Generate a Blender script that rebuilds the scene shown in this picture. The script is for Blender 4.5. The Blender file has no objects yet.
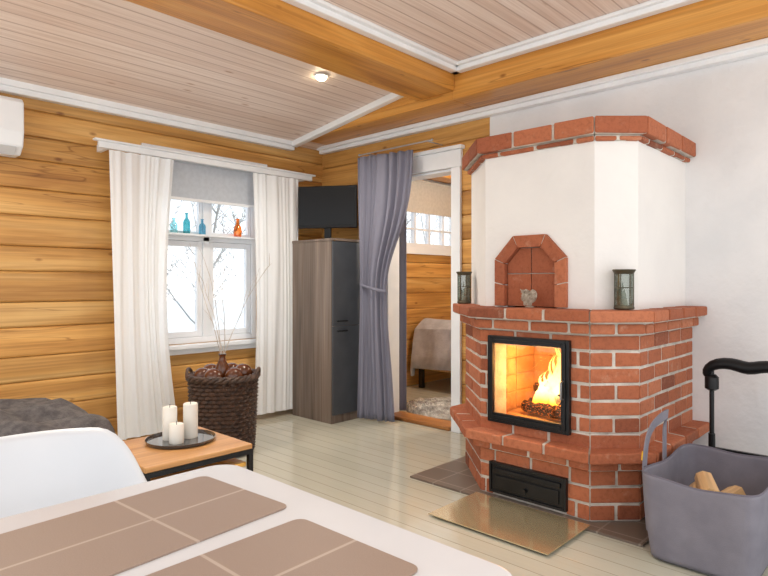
import bpy, bmesh, math, random
from mathutils import Vector, Matrix
random.seed(7)
sc=bpy.context.scene
try:
    sc.view_settings.view_transform='Standard'
    sc.view_settings.look='None'
except Exception as e: print(e)

# ---------------------------------------------------------------- helpers
def C(r,g,b):
    f=lambda c:(c/255/12.92) if c/255<=0.04045 else ((c/255+0.055)/1.055)**2.4
    return (f(r),f(g),f(b),1)

def newmat(name):
    m=bpy.data.materials.new(name); m.use_nodes=True
    nt=m.node_tree; b=nt.nodes['Principled BSDF']
    return m,nt,b
def N(nt,t,**kw):
    n=nt.nodes.new(t)
    for k,v in kw.items(): setattr(n,k,v)
    return n
def ramp(nt,fac,stops):
    r=nt.nodes.new('ShaderNodeValToRGB'); e=r.color_ramp.elements
    while len(e)<len(stops): e.new(0.5)
    for el,(p,c) in zip(e,stops): el.position=p; el.color=c
    nt.links.new(fac,r.inputs['Fac']); return r
def mixc(nt,a,b,fac,mode='MIX'):
    m=nt.nodes.new('ShaderNodeMix'); m.data_type='RGBA'; m.blend_type=mode
    for s,v in ((0,fac),(6,a),(7,b)):
        if isinstance(v,(int,float)) : m.inputs[s].default_value=v
        elif isinstance(v,tuple): m.inputs[s].default_value=v
        else: nt.links.new(v,m.inputs[s])
    return m.outputs[2]
def mth(nt,op,a,b=None):
    m=nt.nodes.new('ShaderNodeMath'); m.operation=op
    for i,v in enumerate((a,b)):
        if v is None: continue
        if isinstance(v,(int,float)): m.inputs[i].default_value=v
        else: nt.links.new(v,m.inputs[i])
    return m.outputs[0]

def pmat(name,c1,c2=None,scale=8,rough=.5,metal=0,bump=0,bscale=80,spec=None,trans=0,coat=0,stretch=(1,1,1)):
    m,nt,b=newmat(name)
    tc=N(nt,'ShaderNodeTexCoord'); mp=N(nt,'ShaderNodeMapping'); mp.inputs['Scale'].default_value=stretch
    nt.links.new(tc.outputs['Object'],mp.inputs['Vector'])
    n=N(nt,'ShaderNodeTexNoise'); n.inputs['Scale'].default_value=scale; n.inputs['Detail'].default_value=4
    nt.links.new(mp.outputs[0],n.inputs['Vector'])
    if c2 is None: c2=tuple(x*.9 for x in c1[:3])+(1,)
    r=ramp(nt,n.outputs['Fac'],[(.35,c1),(.65,c2)])
    nt.links.new(r.outputs[0],b.inputs['Base Color'])
    b.inputs['Roughness'].default_value=rough; b.inputs['Metallic'].default_value=metal
    if trans: b.inputs['Transmission Weight'].default_value=trans
    if coat: b.inputs['Coat Weight'].default_value=coat
    if spec is not None: b.inputs['Specular IOR Level'].default_value=spec
    if bump:
        n2=N(nt,'ShaderNodeTexNoise'); n2.inputs['Scale'].default_value=bscale; n2.inputs['Detail'].default_value=3
        nt.links.new(mp.outputs[0],n2.inputs['Vector'])
        bp=N(nt,'ShaderNodeBump'); bp.inputs['Strength'].default_value=bump; bp.inputs['Distance'].default_value=.01
        nt.links.new(n2.outputs['Fac'],bp.inputs['Height']); nt.links.new(bp.outputs[0],b.inputs['Normal'])
    return m

def woodmat(name,dark,mid,light,axis,rough=.42,knots=True,varamt=.45,cs=5.0,ls=.5,spec=.4,cracks=False,grain=.7):
    m,nt,b=newmat(name); L=nt.links
    tc=N(nt,'ShaderNodeTexCoord'); at=N(nt,'ShaderNodeAttribute',attribute_name='var')
    sc_=N(nt,'ShaderNodeVectorMath',operation='SCALE'); sc_.inputs['Scale'].default_value=17
    L.new(at.outputs['Color'],sc_.inputs[0])
    ad=N(nt,'ShaderNodeVectorMath',operation='ADD'); L.new(tc.outputs['Object'],ad.inputs[0]); L.new(sc_.outputs[0],ad.inputs[1])
    def mapped(a,o):
        mp=N(nt,'ShaderNodeMapping'); s=[o,o,o]; s['XYZ'.index(axis)]=a; mp.inputs['Scale'].default_value=s
        L.new(ad.outputs[0],mp.inputs['Vector']); return mp.outputs[0]
    n1=N(nt,'ShaderNodeTexNoise'); n1.inputs['Scale'].default_value=1; n1.inputs['Detail'].default_value=6; n1.inputs['Distortion'].default_value=1.2
    L.new(mapped(ls,cs),n1.inputs['Vector'])
    r1=ramp(nt,n1.outputs['Fac'],[(.24,dark),(.5,mid),(.76,light)])
    n2=N(nt,'ShaderNodeTexNoise'); n2.inputs['Scale'].default_value=1; n2.inputs['Detail'].default_value=5; n2.inputs['Distortion'].default_value=.8
    L.new(mapped(ls*2.2,cs*9),n2.inputs['Vector'])
    r2=ramp(nt,n2.outputs['Fac'],[(.32,(.62,.55,.49,1)),(.6,(1,1,1,1))])
    col=mixc(nt,r1.outputs[0],r2.outputs[0],grain,'MULTIPLY')
    if knots:
        v=N(nt,'ShaderNodeTexVoronoi'); v.inputs['Scale'].default_value=1
        L.new(mapped(3.4,7.5),v.inputs['Vector'])
        r3=ramp(nt,v.outputs['Distance'],[(.045,(.34,.20,.12,1)),(.12,(1,1,1,1))])
        col=mixc(nt,col,r3.outputs[0],.8,'MULTIPLY')
    if cracks:
        n4=N(nt,'ShaderNodeTexNoise'); n4.inputs['Scale'].default_value=1; n4.inputs['Detail'].default_value=3; n4.inputs['Distortion'].default_value=.3
        L.new(mapped(.45,6.5),n4.inputs['Vector'])
        W1=(1,1,1,1)
        r4=ramp(nt,n4.outputs['Fac'],[(.0,W1),(.575,W1),(.582,(.30,.19,.11,1)),(.589,W1)])
        col=mixc(nt,col,r4.outputs[0],.6,'MULTIPLY')
    vv=mth(nt,'ADD',mth(nt,'MULTIPLY',at.outputs['Fac'],varamt),1-varamt/2)
    cmb=N(nt,'ShaderNodeCombineColor'); 
    for i in range(3): L.new(vv,cmb.inputs[i])
    col=mixc(nt,col,cmb.outputs[0],1.0,'MULTIPLY')
    L.new(col,b.inputs['Base Color']); b.inputs['Roughness'].default_value=rough
    b.inputs['Specular IOR Level'].default_value=spec
    bp=N(nt,'ShaderNodeBump'); bp.inputs['Strength'].default_value=.25; bp.inputs['Distance'].default_value=.004
    L.new(n2.outputs['Fac'],bp.inputs['Height']); L.new(bp.outputs[0],b.inputs['Normal'])
    return m

def plankmat(name,across,width,cA,cB,groove,rough=.5,gw=.05,grain=.4,along_scale=1.2,knot=False):
    m,nt,b=newmat(name); L=nt.links
    tc=N(nt,'ShaderNodeTexCoord'); sp=N(nt,'ShaderNodeSeparateXYZ'); L.new(tc.outputs['Object'],sp.inputs[0])
    q=mth(nt,'DIVIDE',sp.outputs[across],width)
    fr=mth(nt,'FRACT',q); fl=mth(nt,'FLOOR',q)
    wn=N(nt,'ShaderNodeTexWhiteNoise',noise_dimensions='1D'); L.new(fl,wn.inputs['W'])
    base=mixc(nt,cA,cB,wn.outputs['Value'])
    mp=N(nt,'ShaderNodeMapping'); s=[along_scale]*3; s['XYZ'.index(across)]=45; mp.inputs['Scale'].default_value=s
    L.new(tc.outputs['Object'],mp.inputs['Vector'])
    n=N(nt,'ShaderNodeTexNoise'); n.inputs['Scale'].default_value=1; n.inputs['Detail'].default_value=4; n.inputs['Distortion'].default_value=.8
    L.new(mp.outputs[0],n.inputs['Vector'])
    r=ramp(nt,n.outputs['Fac'],[(.3,(.70,.62,.56,1)),(.65,(1,1,1,1))])
    col=mixc(nt,base,r.outputs[0],grain,'MULTIPLY')
    if knot:
        mp2=N(nt,'ShaderNodeMapping'); s=[2.6]*3; s['XYZ'.index(across)]=9; mp2.inputs['Scale'].default_value=s
        L.new(tc.outputs['Object'],mp2.inputs['Vector'])
        v=N(nt,'ShaderNodeTexVoronoi'); v.inputs['Scale'].default_value=1; L.new(mp2.outputs[0],v.inputs['Vector'])
        r3=ramp(nt,v.outputs['Distance'],[(.05,(.58,.42,.31,1)),(.12,(1,1,1,1))])
        col=mixc(nt,col,r3.outputs[0],.8,'MULTIPLY')
    e=mth(nt,'MINIMUM',fr,mth(nt,'SUBTRACT',1.0,fr))
    g=ramp(nt,e,[(gw*.3,(0,0,0,1)),(gw,(1,1,1,1))])
    col=mixc(nt,groove,col,g.outputs[0])
    L.new(col,b.inputs['Base Color']); b.inputs['Roughness'].default_value=rough
    bp=N(nt,'ShaderNodeBump'); bp.inputs['Strength'].default_value=.3; bp.inputs['Distance'].default_value=.003
    L.new(g.outputs[0],bp.inputs['Height']); L.new(bp.outputs[0],b.inputs['Normal'])
    return m

def glassmat(name,col,mixf=.12,rough=.02):
    m=bpy.data.materials.new(name); m.use_nodes=True; nt=m.node_tree; nt.nodes.clear()
    o=N(nt,'ShaderNodeOutputMaterial'); t=N(nt,'ShaderNodeBsdfTransparent'); g=N(nt,'ShaderNodeBsdfGlossy'); mx=N(nt,'ShaderNodeMixShader')
    n=N(nt,'ShaderNodeTexNoise'); n.inputs['Scale'].default_value=3
    r=ramp(nt,n.outputs['Fac'],[(.3,col),(.7,tuple(c*.94 for c in col[:3])+(1,))])
    nt.links.new(r.outputs[0],t.inputs[0]); g.inputs['Roughness'].default_value=rough
    mx.inputs[0].default_value=mixf
    nt.links.new(t.outputs[0],mx.inputs[1]); nt.links.new(g.outputs[0],mx.inputs[2]); nt.links.new(mx.outputs[0],o.inputs[0])
    return m

class MB:
    def __init__(s):
        s.bm=bmesh.new(); s.cl=s.bm.loops.layers.float_color.new('var'); s.v=0.5; s.mi=0
    def rnd(s): s.v=random.random(); return s
    def face(s,vs):
        try: f=s.bm.faces.new(vs)
        except ValueError: return None
        f.material_index=s.mi
        for l in f.loops: l[s.cl]=(s.v,(s.v*7.3)%1,(s.v*3.7)%1,1)
        return f
    def prism(s,a,b):
        """two matching rings of points -> closed solid"""
        A=[s.bm.verts.new(p) for p in a]; B=[s.bm.verts.new(p) for p in b]; n=len(a)
        s.face(A[::-1]); s.face(B)
        for i in range(n): s.face([A[i],A[(i+1)%n],B[(i+1)%n],B[i]])
        return s
    def box(s,x0,x1,y0,y1,z0,z1):
        return s.prism([(x0,y0,z0),(x1,y0,z0),(x1,y1,z0),(x0,y1,z0)],[(x0,y0,z1),(x1,y0,z1),(x1,y1,z1),(x0,y1,z1)])
    def lathe(s,prof,c=(0,0,0),n=32,mod=None):
        rings=[]
        for (r,z) in prof:
            ring=[]
            for k in range(n):
                a=2*math.pi*k/n; rr=r*(mod(a,z) if mod else 1)
                ring.append(s.bm.verts.new((c[0]+rr*math.cos(a),c[1]+rr*math.sin(a),c[2]+z)))
            rings.append(ring)
        for i in range(len(rings)-1):
            for k in range(n):
                s.face([rings[i][k],rings[i][(k+1)%n],rings[i+1][(k+1)%n],rings[i+1][k]])
        s.face(rings[0][::-1]); s.face(rings[-1])
        return s
    def tube(s,pts,r,n=8,flat=None):
        pts=[Vector(p) for p in pts]; rings=[]
        if not isinstance(r,(list,tuple)): r=[r]*len(pts)
        up=None
        for i,p in enumerate(pts):
            t=(pts[min(i+1,len(pts)-1)]-pts[max(i-1,0)]).normalized()
            if up is None:
                up=Vector((0,0,1)) if abs(t.z)<.9 else Vector((1,0,0))
            a=t.cross(up)
            if a.length<1e-4: a=t.cross(Vector((1,.2,0)))
            a.normalize(); b=a.cross(t).normalized(); up=b
            ring=[]
            for k in range(n):
                w=2*math.pi*k/n
                q=(a*math.cos(w)*(flat[0] if flat else 1)+b*math.sin(w)*(flat[1] if flat else 1))*r[i]
                ring.append(s.bm.verts.new(p+q))
            rings.append(ring)
        for i in range(len(rings)-1):
            for k in range(n): s.face([rings[i][k],rings[i][(k+1)%n],rings[i+1][(k+1)%n],rings[i+1][k]])
        s.face(rings[0][::-1]); s.face(rings[-1]); return s
    def strap(s,pts,wd,th):
        """flat band through pts: wd = width vector, th = thickness vector per point"""
        rings=[]
        for p,w,t in zip(pts,wd,th):
            p=Vector(p); w=Vector(w)/2; t=Vector(t)/2
            rings.append([s.bm.verts.new(p-w-t),s.bm.verts.new(p+w-t),s.bm.verts.new(p+w+t),s.bm.verts.new(p-w+t)])
        for i in range(len(rings)-1):
            for k in range(4): s.face([rings[i][k],rings[i][(k+1)%4],rings[i+1][(k+1)%4],rings[i+1][k]])
        s.face(rings[0][::-1]); s.face(rings[-1]); return s
    def grid(s,f,nu,nv,closeu=False):
        V=[[s.bm.verts.new(f(i/nu,j/nv)) for j in range(nv+1)] for i in range(nu if closeu else nu+1)]
        for i in range(nu):
            for j in range(nv):
                a=V[i]; b=V[(i+1)%len(V)]
                s.face([a[j],b[j],b[j+1],a[j+1]])
        return s
    def ball(s,c,r,n=16,m=10,sq=(1,1,1)):
        prof=[(max(1e-4,r*math.sin(math.pi*i/m)),-r*math.cos(math.pi*i/m)*sq[2]) for i in range(m+1)]
        return s.lathe(prof,c,n)
    def done(s,name,mats,parent=None,loc=(0,0,0),rot=0,smooth=False,bevel=0,bseg=2,solid=0,sub=0,recalc=True):
        if recalc: bmesh.ops.recalc_face_normals(s.bm,faces=s.bm.faces)
        me=bpy.data.meshes.new(name); s.bm.to_mesh(me); s.bm.free()
        if not isinstance(mats,(list,tuple)): mats=[mats]
        for m in mats: me.materials.append(m)
        o=bpy.data.objects.new(name,me); sc.collection.objects.link(o)
        o.location=loc; o.rotation_euler=(0,0,rot)
        if parent: o.parent=parent
        if smooth:
            for p in me.polygons: p.use_smooth=True
            me.set_sharp_from_angle(angle=.7)
        if solid:
            md=o.modifiers.new('s','SOLIDIFY'); md.thickness=solid; md.offset=0
        if bevel:
            md=o.modifiers.new('b','BEVEL'); md.width=bevel; md.segments=bseg; md.limit_method='ANGLE'; md.angle_limit=.6
        if sub:
            md=o.modifiers.new('u','SUBSURF'); md.levels=sub; md.render_levels=sub
        return o
def empty(name,loc,rot=0):
    o=bpy.data.objects.new(name,None); o.empty_display_size=.1; o.location=loc; o.rotation_euler=(0,0,rot); sc.collection.objects.link(o); return o
def reg(o,label,cat,group=None,kind=None):
    o['label']=label; o['category']=cat
    if group: o['group']=group
    if kind: o['kind']=kind
    return o
def struct(o,label,cat): return reg(o,label,cat,kind='structure')

# ---------------------------------------------------------------- materials
LD,LM,LL=C(158,104,48),C(206,154,84),C(230,188,122)
LOGX=woodmat('log_wood_x',LD,LM,LL,'X',varamt=.42,cracks=True)
LOGY=woodmat('log_wood_y',LD,LM,LL,'Y',varamt=.42,cracks=True)
BEAMX=woodmat('beam_wood_x',C(168,110,46),C(206,144,66),C(224,168,90),'X',rough=.35,varamt=.1,cs=7,ls=.5,cracks=True,grain=.55)
BEAMY=woodmat('beam_wood_y',C(168,110,46),C(206,144,66),C(224,168,90),'Y',rough=.35,varamt=.1,cs=7,ls=.5,cracks=True,grain=.55)
CEIL=plankmat('ceiling_planks','Y',.095,C(244,229,219),C(232,212,200),C(192,167,153),rough=.45,gw=.07,grain=.6,knot=True)
FLOOR=plankmat('floor_boards','X',.105,C(190,188,174),C(180,179,164),C(150,147,132),rough=.10,gw=.028,grain=.12)
PLASTER=pmat('wall_plaster',C(227,227,228),C(218,219,221),3,.85,bump=.4,bscale=22)
HOODM=pmat('hood_plaster',C(232,230,227),C(225,223,221),2,.8,bump=.35,bscale=20)
WHITE=pmat('white_paint',C(238,240,242),C(230,233,236),4,.4)
BLACK=pmat('black_metal',C(24,24,26),C(34,34,36),12,.35,metal=.5)
BLACKP=pmat('black_plastic',C(14,14,16),C(22,22,24),12,.45,spec=.25)
SCREEN=pmat('dark_screen',C(6,7,9),C(10,11,14),2,.25,spec=.25)
TABLEW=pmat('white_tabletop',C(212,213,217),C(206,207,212),2,.2)
SHELLW=pmat('white_plastic_shell',C(216,219,224),C(209,213,218),2,.35)
LEGW=woodmat('pale_leg_wood',C(180,130,80),C(205,160,105),C(220,180,130),'Z',varamt=.1,knots=False)
GREYW=woodmat('grey_cabinet_wood',C(92,80,72),C(124,110,100),C(148,133,121),'Z',varamt=.1,knots=False,cs=7)
DGREY=pmat('charcoal_door',C(62,66,72),C(70,74,80),6,.45)
GLASS=glassmat('clear_glass',(.96,.97,.98,1),.05)
WINT=pmat('window_paint',C(238,241,245),C(230,234,238),4,.35)

def brickmat():
    m,nt,b=newmat('red_brick'); L=nt.links
    tc=N(nt,'ShaderNodeTexCoord'); at=N(nt,'ShaderNodeAttribute',attribute_name='var')
    r=ramp(nt,at.outputs['Fac'],[(0,C(132,72,48)),(.25,C(158,88,58)),(.6,C(174,100,66)),(.85,C(184,112,78)),(1,C(190,126,94))])
    n=N(nt,'ShaderNodeTexNoise'); n.inputs['Scale'].default_value=46; n.inputs['Detail'].default_value=7; n.inputs['Roughness'].default_value=.7; L.new(tc.outputs['Object'],n.inputs['Vector'])
    r2=ramp(nt,n.outputs['Fac'],[(.34,(.60,.55,.52,1)),(.52,(.95,.95,.95,1)),(.7,(1.0,1.0,1.0,1))])
    col=mixc(nt,r.outputs[0],r2.outputs[0],.65,'MULTIPLY')
    n3=N(nt,'ShaderNodeTexNoise'); n3.inputs['Scale'].default_value=13; n3.inputs['Detail'].default_value=9; n3.inputs['Roughness'].default_value=.75; L.new(tc.outputs['Object'],n3.inputs['Vector'])
    r3=ramp(nt,n3.outputs['Fac'],[(.57,(0,0,0,1)),(.72,(.38,.38,.38,1))])
    col=mixc(nt,col,C(200,172,150),r3.outputs[0])
    L.new(col,b.inputs['Base Color']); b.inputs['Roughness'].default_value=.82
    bp=N(nt,'ShaderNodeBump'); bp.inputs['Strength'].default_value=.6; bp.inputs['Distance'].default_value=.008
    L.new(n.outputs['Fac'],bp.inputs['Height']); L.new(bp.outputs[0],b.inputs['Normal'])
    return m
BRICK=brickmat()
MORTAR=pmat('pale_mortar',C(206,198,188),C(176,168,158),14,.9,bump=.5,bscale=90)

# ---------------------------------------------------------------- dimensions
XR=3.86; YW=4.50; XL=-1.6; YB=-1.4

# ---------------------------------------------------------------- log walls
def logpiece(mb,fn,a0,a1,z0,z1,T=.15):
    mb.rnd()
    pr=[(T,z0),(.012,z0+.001),(.004,z0+.006),(.001,z0+.016),(0,(z0+z1)/2),(.001,z1-.016),(.004,z1-.006),(.012,z1-.001),(T,z1)]
    mb.prism([fn(a0,d,z) for d,z in pr],[fn(a1,d,z) for d,z in pr])
def logwall(fn,a0,a1,rows,openings):
    mb=MB()
    for z0,z1 in zip(rows[:-1],rows[1:]):
        spans=[(a0,a1)]
        for (o0,o1,oz0,oz1) in openings:
            zc=(z0+z1)/2
            if oz0<zc<oz1:
                ns=[]
                for s0,s1 in spans:
                    if o0>s0 and o1<s1: ns+= [(s0,o0),(o1,s1)]
                    elif o0<=s0<o1<s1: ns.append((o1,s1))
                    elif s0<o0<s1<=o1: ns.append((s0,o0))
                    elif o0<=s0 and o1>=s1: pass
                    else: ns.append((s0,s1))
                spans=ns
        for s0,s1 in spans: logpiece(mb,fn,s0,s1,z0,z1)
    return mb
def lin(a,b,n): return [a+(b-a)*i/n for i in range(n+1)]
rows=[0,.19,.35,.53,.70,.90,1.07,1.28,1.45,1.66,1.84,2.04,2.20,2.38,2.52]
wall=logwall(lambda a,d,z:(a,YW+d,z),XL,XR+.15,rows,[(2.1,3.1,.70,2.20)]).done('wall_back',LOGX)
struct(wall,'honey coloured horizontal log wall with window','wall')
rows=lin(0,2.13,11)+[2.335,2.54]
wd=logwall(lambda a,d,z:(XR+d,a,z),2.53,YW+.015,rows,[(2.88,3.62,0,2.13)]).done('wall_right',LOGY)
struct(wd,'honey coloured log wall around the doorway','wall')
mb=MB(); mb.box(XR,XR+.15,YB,2.529,0,2.56)
struct(mb.done('wall_front',PLASTER),'white plastered wall behind the fireplace','wall')
# bedroom
XB=7.2
rows=lin(0,1.62,9)+lin(1.62,2.36,4)[1:]+[2.6]
w=logwall(lambda a,d,z:(a,YW+d,z),XR+.151,XB,rows,[(5.05,6.15,1.62,2.36)]).done('wall_bedroom_back',LOGX)
struct(w,'log wall of the bedroom with a high window','wall')
w=logwall(lambda a,d,z:(XB+d,a,z),1.6,YW,lin(0,2.6,13),[]).done('wall_bedroom_side',LOGY)
struct(w,'log side wall of the bedroom','wall')
mb=MB(); mb.box(XR+.152,XB+.1,1.50,1.599,0,2.6)
struct(mb.done('wall_bedroom_front',PLASTER),'plain white wall closing the bedroom','wall')
mb=MB(); mb.box(XR+.152,XB+.1,1.6,YW+.1,2.6,2.66)
struct(mb.done('ceiling_bedroom',pmat('bedroom_ceiling_wood',C(222,178,110),C(205,160,92),3,.5,stretch=(1,12,1))),'light wood bedroom ceiling','ceiling')
mb=MB(); mb.box(XR+.152,XB-.001,4.1,4.3,2.40,2.6)
struct(mb.done('trim_12',BEAMX),'log beam under the bedroom ceiling','beam')

# floor
mb=MB(); mb.box(XL,XB+.1,YB,YW+.02,-.06,0)
struct(mb.done('floor',FLOOR),'glossy pale sage painted floorboards','floor')
# ceilings
mb=MB()
mb.prism([(XL,YW+.14,2.50),(XL,YW+.14,2.56),(XL,2.93,2.79),(XL,2.93,2.735)],[(XR+.1,YW+.14,2.50),(XR+.1,YW+.14,2.56),(XR+.1,2.93,2.79),(XR+.1,2.93,2.735)])
mb.box(XL,XR+.1,YB,2.60,2.77,2.82)
struct(mb.done('ceiling',CEIL),'whitewashed pinkish tongue and groove ceiling','ceiling')
# beams
mb=MB(); mb.v=.4; mb.box(XL,3.479,2.58,2.95,2.60,2.84)
struct(mb.done('trim_10',BEAMX,bevel=.012),'golden wooden cross beam on the ceiling','beam')
mb=MB(); mb.v=.7; mb.box(3.48,XR+.1,YB,2.60,2.54,2.84); mb.box(3.48,XR+.1,2.60,YW-.01,2.54,2.60)
mb.v=.7; mb.prism([(3.48,2.60,2.6),(3.48,YW-.01,2.6),(3.48,2.62,2.80)],[(XR+.1,2.60,2.6),(XR+.1,YW-.01,2.6),(XR+.1,2.62,2.80)])
o=mb.done('trim_11',BEAMY,bevel=.006)
struct(o,'golden wooden beam along the fireplace wall','beam')
# white trims
def trim(i,pts,label='white painted moulding strip'):
    mb=MB()
    for b in pts: mb.box(*b)
    return struct(mb.done('trim_%d'%i,WHITE,bevel=.006),label,'trim')
trim(1,[(XL,3.47,4.44,4.499,2.452,2.515),(XL,3.47,4.42,4.45,2.49,2.535)])
trim(2,[(XL,3.479,2.52,2.579,2.715,2.769),(XL,3.479,2.49,2.53,2.745,2.769)])
trim(3,[(3.42,3.479,YB,2.579,2.715,2.769),(3.39,3.43,YB,2.579,2.745,2.769)])
trim(4,[(3.80,3.859,YB,YW-.02,2.475,2.539),(3.77,3.81,YB,YW-.02,2.505,2.539)])
mb=MB()
def zc(y): return 2.735+(2.52-2.735)*(y-2.93)/(YW-2.93)
mb.prism([(3.42,2.951,zc(2.95)-.055),(3.479,2.951,zc(2.95)-.055),(3.479,2.951,zc(2.95)-.001),(3.42,2.951,zc(2.95)-.001)],
         [(3.42,4.42,zc(4.42)-.055),(3.479,4.42,zc(4.42)-.055),(3.479,4.42,zc(4.42)-.001),(3.42,4.42,zc(4.42)-.001)])
struct(mb.done('trim_5',WHITE,bevel=.006),'white moulding along sloping ceiling edge','trim')

# spotlight
def spot(x,y,z,e):
    mb=MB(); mb.lathe([(.050,0),(.050,-.008),(.040,-.012),(.039,-.002)],n=24)
    o=empty('ceiling_spotlight',(x,y,z)); reg(o,'small round recessed ceiling spotlight, lit','light',group='ceiling spotlights')
    mb.done('housing',WHITE,parent=o,smooth=True)
    m=bpy.data.materials.get('lamp_glow')
    if not m:
        m=bpy.data.materials.new('lamp_glow'); m.use_nodes=True; nt=m.node_tree; nt.nodes.clear()
        em=N(nt,'ShaderNodeEmission'); em.inputs[0].default_value=(1,.84,.55,1); em.inputs[1].default_value=40
        ou=N(nt,'ShaderNodeOutputMaterial'); nt.links.new(em.outputs[0],ou.inputs[0])
    mb=MB(); mb.lathe([(.037,-.008),(.034,-.026),(.018,-.036),(.004,-.039)],n=20); mb.done('bulb',m,parent=o,smooth=True)
    l=bpy.data.lights.new('spot_lamp','SPOT'); l.energy=e; l.spot_size=2.6; l.spot_blend=1; l.shadow_soft_size=.10; l.color=(1,.93,.82)
    lo=bpy.data.objects.new('spot_lamp',l); lo.location=(0,0,-.05); lo.parent=o; sc.collection.objects.link(lo)
spot(2.77,3.24,zc(3.24)-.001,110)
spot(.75,3.24,zc(3.24)-.001,110)  # extra spotlight added out of view to brighten the window side
for x,y,e in ((1.5,.5,30),(2.3,-.7,30),(.4,-.6,40)): spot(x,y,2.769,e)  # added spotlights, all out of view, put in to light the room

# ---------------------------------------------------------------- window 1
w1=empty('window_1',(2.6,YW,.70)); struct(w1,'white painted casement window with transom panes','window')
mb=MB(); W=.5
H=1.5
for b in [(-W,-W+.05,.03,.12,0,H),(W-.05,W,.03,.12,0,H),(-W+.05,W-.05,.03,.12,0,.05),(-W+.05,W-.05,.03,.12,H-.05,H),
          (-W+.05,W-.05,.03,.12,.85,.90),(-.03,.03,.03,.12,.05,H-.05)]: mb.box(*b)
mb.done('frame',WINT,parent=w1,bevel=.004)
mb=MB()
for x0,x1 in ((-W+.052,-.032),(.032,W-.052)):
    for z0,z1,f in ((.052,.848,.045),(.902,H-.052,.03)):
        mb.box(x0,x0+f,.045,.085,z0,z1); mb.box(x1-f,x1,.045,.085,z0,z1); mb.box(x0+f,x1-f,.045,.085,z0,z0+f); mb.box(x0+f,x1-f,.045,.085,z1-f,z1)
mb.done('sash',WINT,parent=w1,bevel=.003)
mb=MB(); mb.box(-W+.06,W-.06,.062,.066,.06,H-.06); mb.done('glass',GLASS,parent=w1)
mb=MB()
mb.box(-W-.08,-W-.002,-.03,-.001,-.03,H+.08); mb.box(W+.002,W+.08,-.03,-.001,-.03,H+.08); mb.box(-W-.001,W+.001,-.03,-.001,H+.002,H+.08)
mb.done('casing',WINT,parent=w1,bevel=.004)
mb=MB(); mb.box(-W-.1,W+.1,-.07,.03,-.035,-.002); mb.box(-W-.06,W+.06,-.03,-.002,-.08,-.036); mb.done('sill',WINT,parent=w1,bevel=.004)
mb=MB(); mb.box(-W+.05,W-.05,-.07,.03,.885,.901); mb.done('shelf',WINT,parent=w1,bevel=.002)
# roller blind
bl=empty('roller_blind',(2.6,YW-.05,2.17)); reg(bl,'grey fabric roller blind partly lowered over the window','blind')
BL=pmat('grey_blind_fabric',C(194,200,208),C(186,192,200),30,.8,bump=.2,bscale=300)
mb=MB(); mb.tube([(-.49,0,.02),(.49,0,.02)],.022,12); mb.done('roller',BL,parent=bl,smooth=True)
mb=MB(); mb.box(-.48,.48,-.004,0,-.28,.02); mb.done('fabric',BL,parent=bl)
mb=MB(); mb.box(-.48,.48,-.010,.006,-.305,-.28); mb.done('bottom_bar',WHITE,parent=bl,bevel=.003)
# bottles on window shelf
def bottle(x,h,col,desc,kind):
    z=1.601
    m=glassmat('bottle_'+kind,col,.06,.05)
    mb=MB(); r=.028
    if kind=='orange': p=[(.018,0),(.03,.004),(.036,h*.3),(.03,h*.55),(.014,h*.72),(.012,h*.93),(.016,h*.95),(.016,h)]
    else: p=[(r*.8,0),(r,.005),(r,h*.55),(r*.85,h*.63),(.010,h*.75),(.009,h*.94),(.013,h*.95),(.013,h)]
    mb.lathe(p,n=20)
    o=mb.done('glass_bottle',m,loc=(x,YW-.025,z),smooth=True)
    reg(o,desc,'bottle',group='glass bottles on the window shelf')
bottle(2.39,.17,(.25,.62,.66,1),'teal green glass bottle on the window shelf','teal')
bottle(2.53,.13,(.40,.72,.86,1),'light blue glass bottle on the window shelf','blue')
bottle(2.28,.12,(.60,.86,.88,1),'pale aqua glass bottle on the window shelf','aqua')
bottle(2.87,.16,(1,.46,.15,1),'orange glass bottle on the window shelf','orange')

# window 2 (bedroom)
w2=empty('window_2',(5.6,YW,1.62)); struct(w2,'low wide white bedroom window with small panes','window')
mb=MB(); W=.55; H=.74
mb.box(-W,-W+.05,.02,.11,0,H); mb.box(W-.05,W,.02,.11,0,H); mb.box(-W+.05,W-.05,.02,.11,0,.05); mb.box(-W+.05,W-.05,.02,.11,H-.05,H)
for x in (-.27,0,.27): mb.box(x-.013,x+.013,.03,.09,.05,H-.05)
mb.box(-W+.05,W-.05,.035,.085,.21,.23)
mb.done('frame',WINT,parent=w2)
mb=MB(); mb.box(-W+.05,W-.05,.056,.06,.05,H-.05); mb.done('glass',GLASS,parent=w2)
mb=MB(); mb.box(-W-.08,-W,-.03,-.001,-.08,H+.08); mb.box(W,W+.08,-.03,-.001,-.08,H+.08); mb.box(-W,W,-.03,-.001,H,H+.08); mb.box(-W,W,-.03,-.001,-.08,0); mb.done('casing',WINT,parent=w2)
bl2=empty('roller_blind',(5.6,YW-.04,2.36)); reg(bl2,'cream roller blind half down over the bedroom window','blind')
BL2=pmat('cream_blind_fabric',C(206,198,186),C(196,188,176),30,.8)
mb=MB(); mb.box(-.53,.53,-.004,0,-.34,.03); mb.done('fabric',BL2,parent=bl2)
mb=MB(); mb.tube([(-.53,0,.04),(.53,0,.04)],.02,10); mb.done('roller',BL2,parent=bl2,smooth=True)

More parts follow.
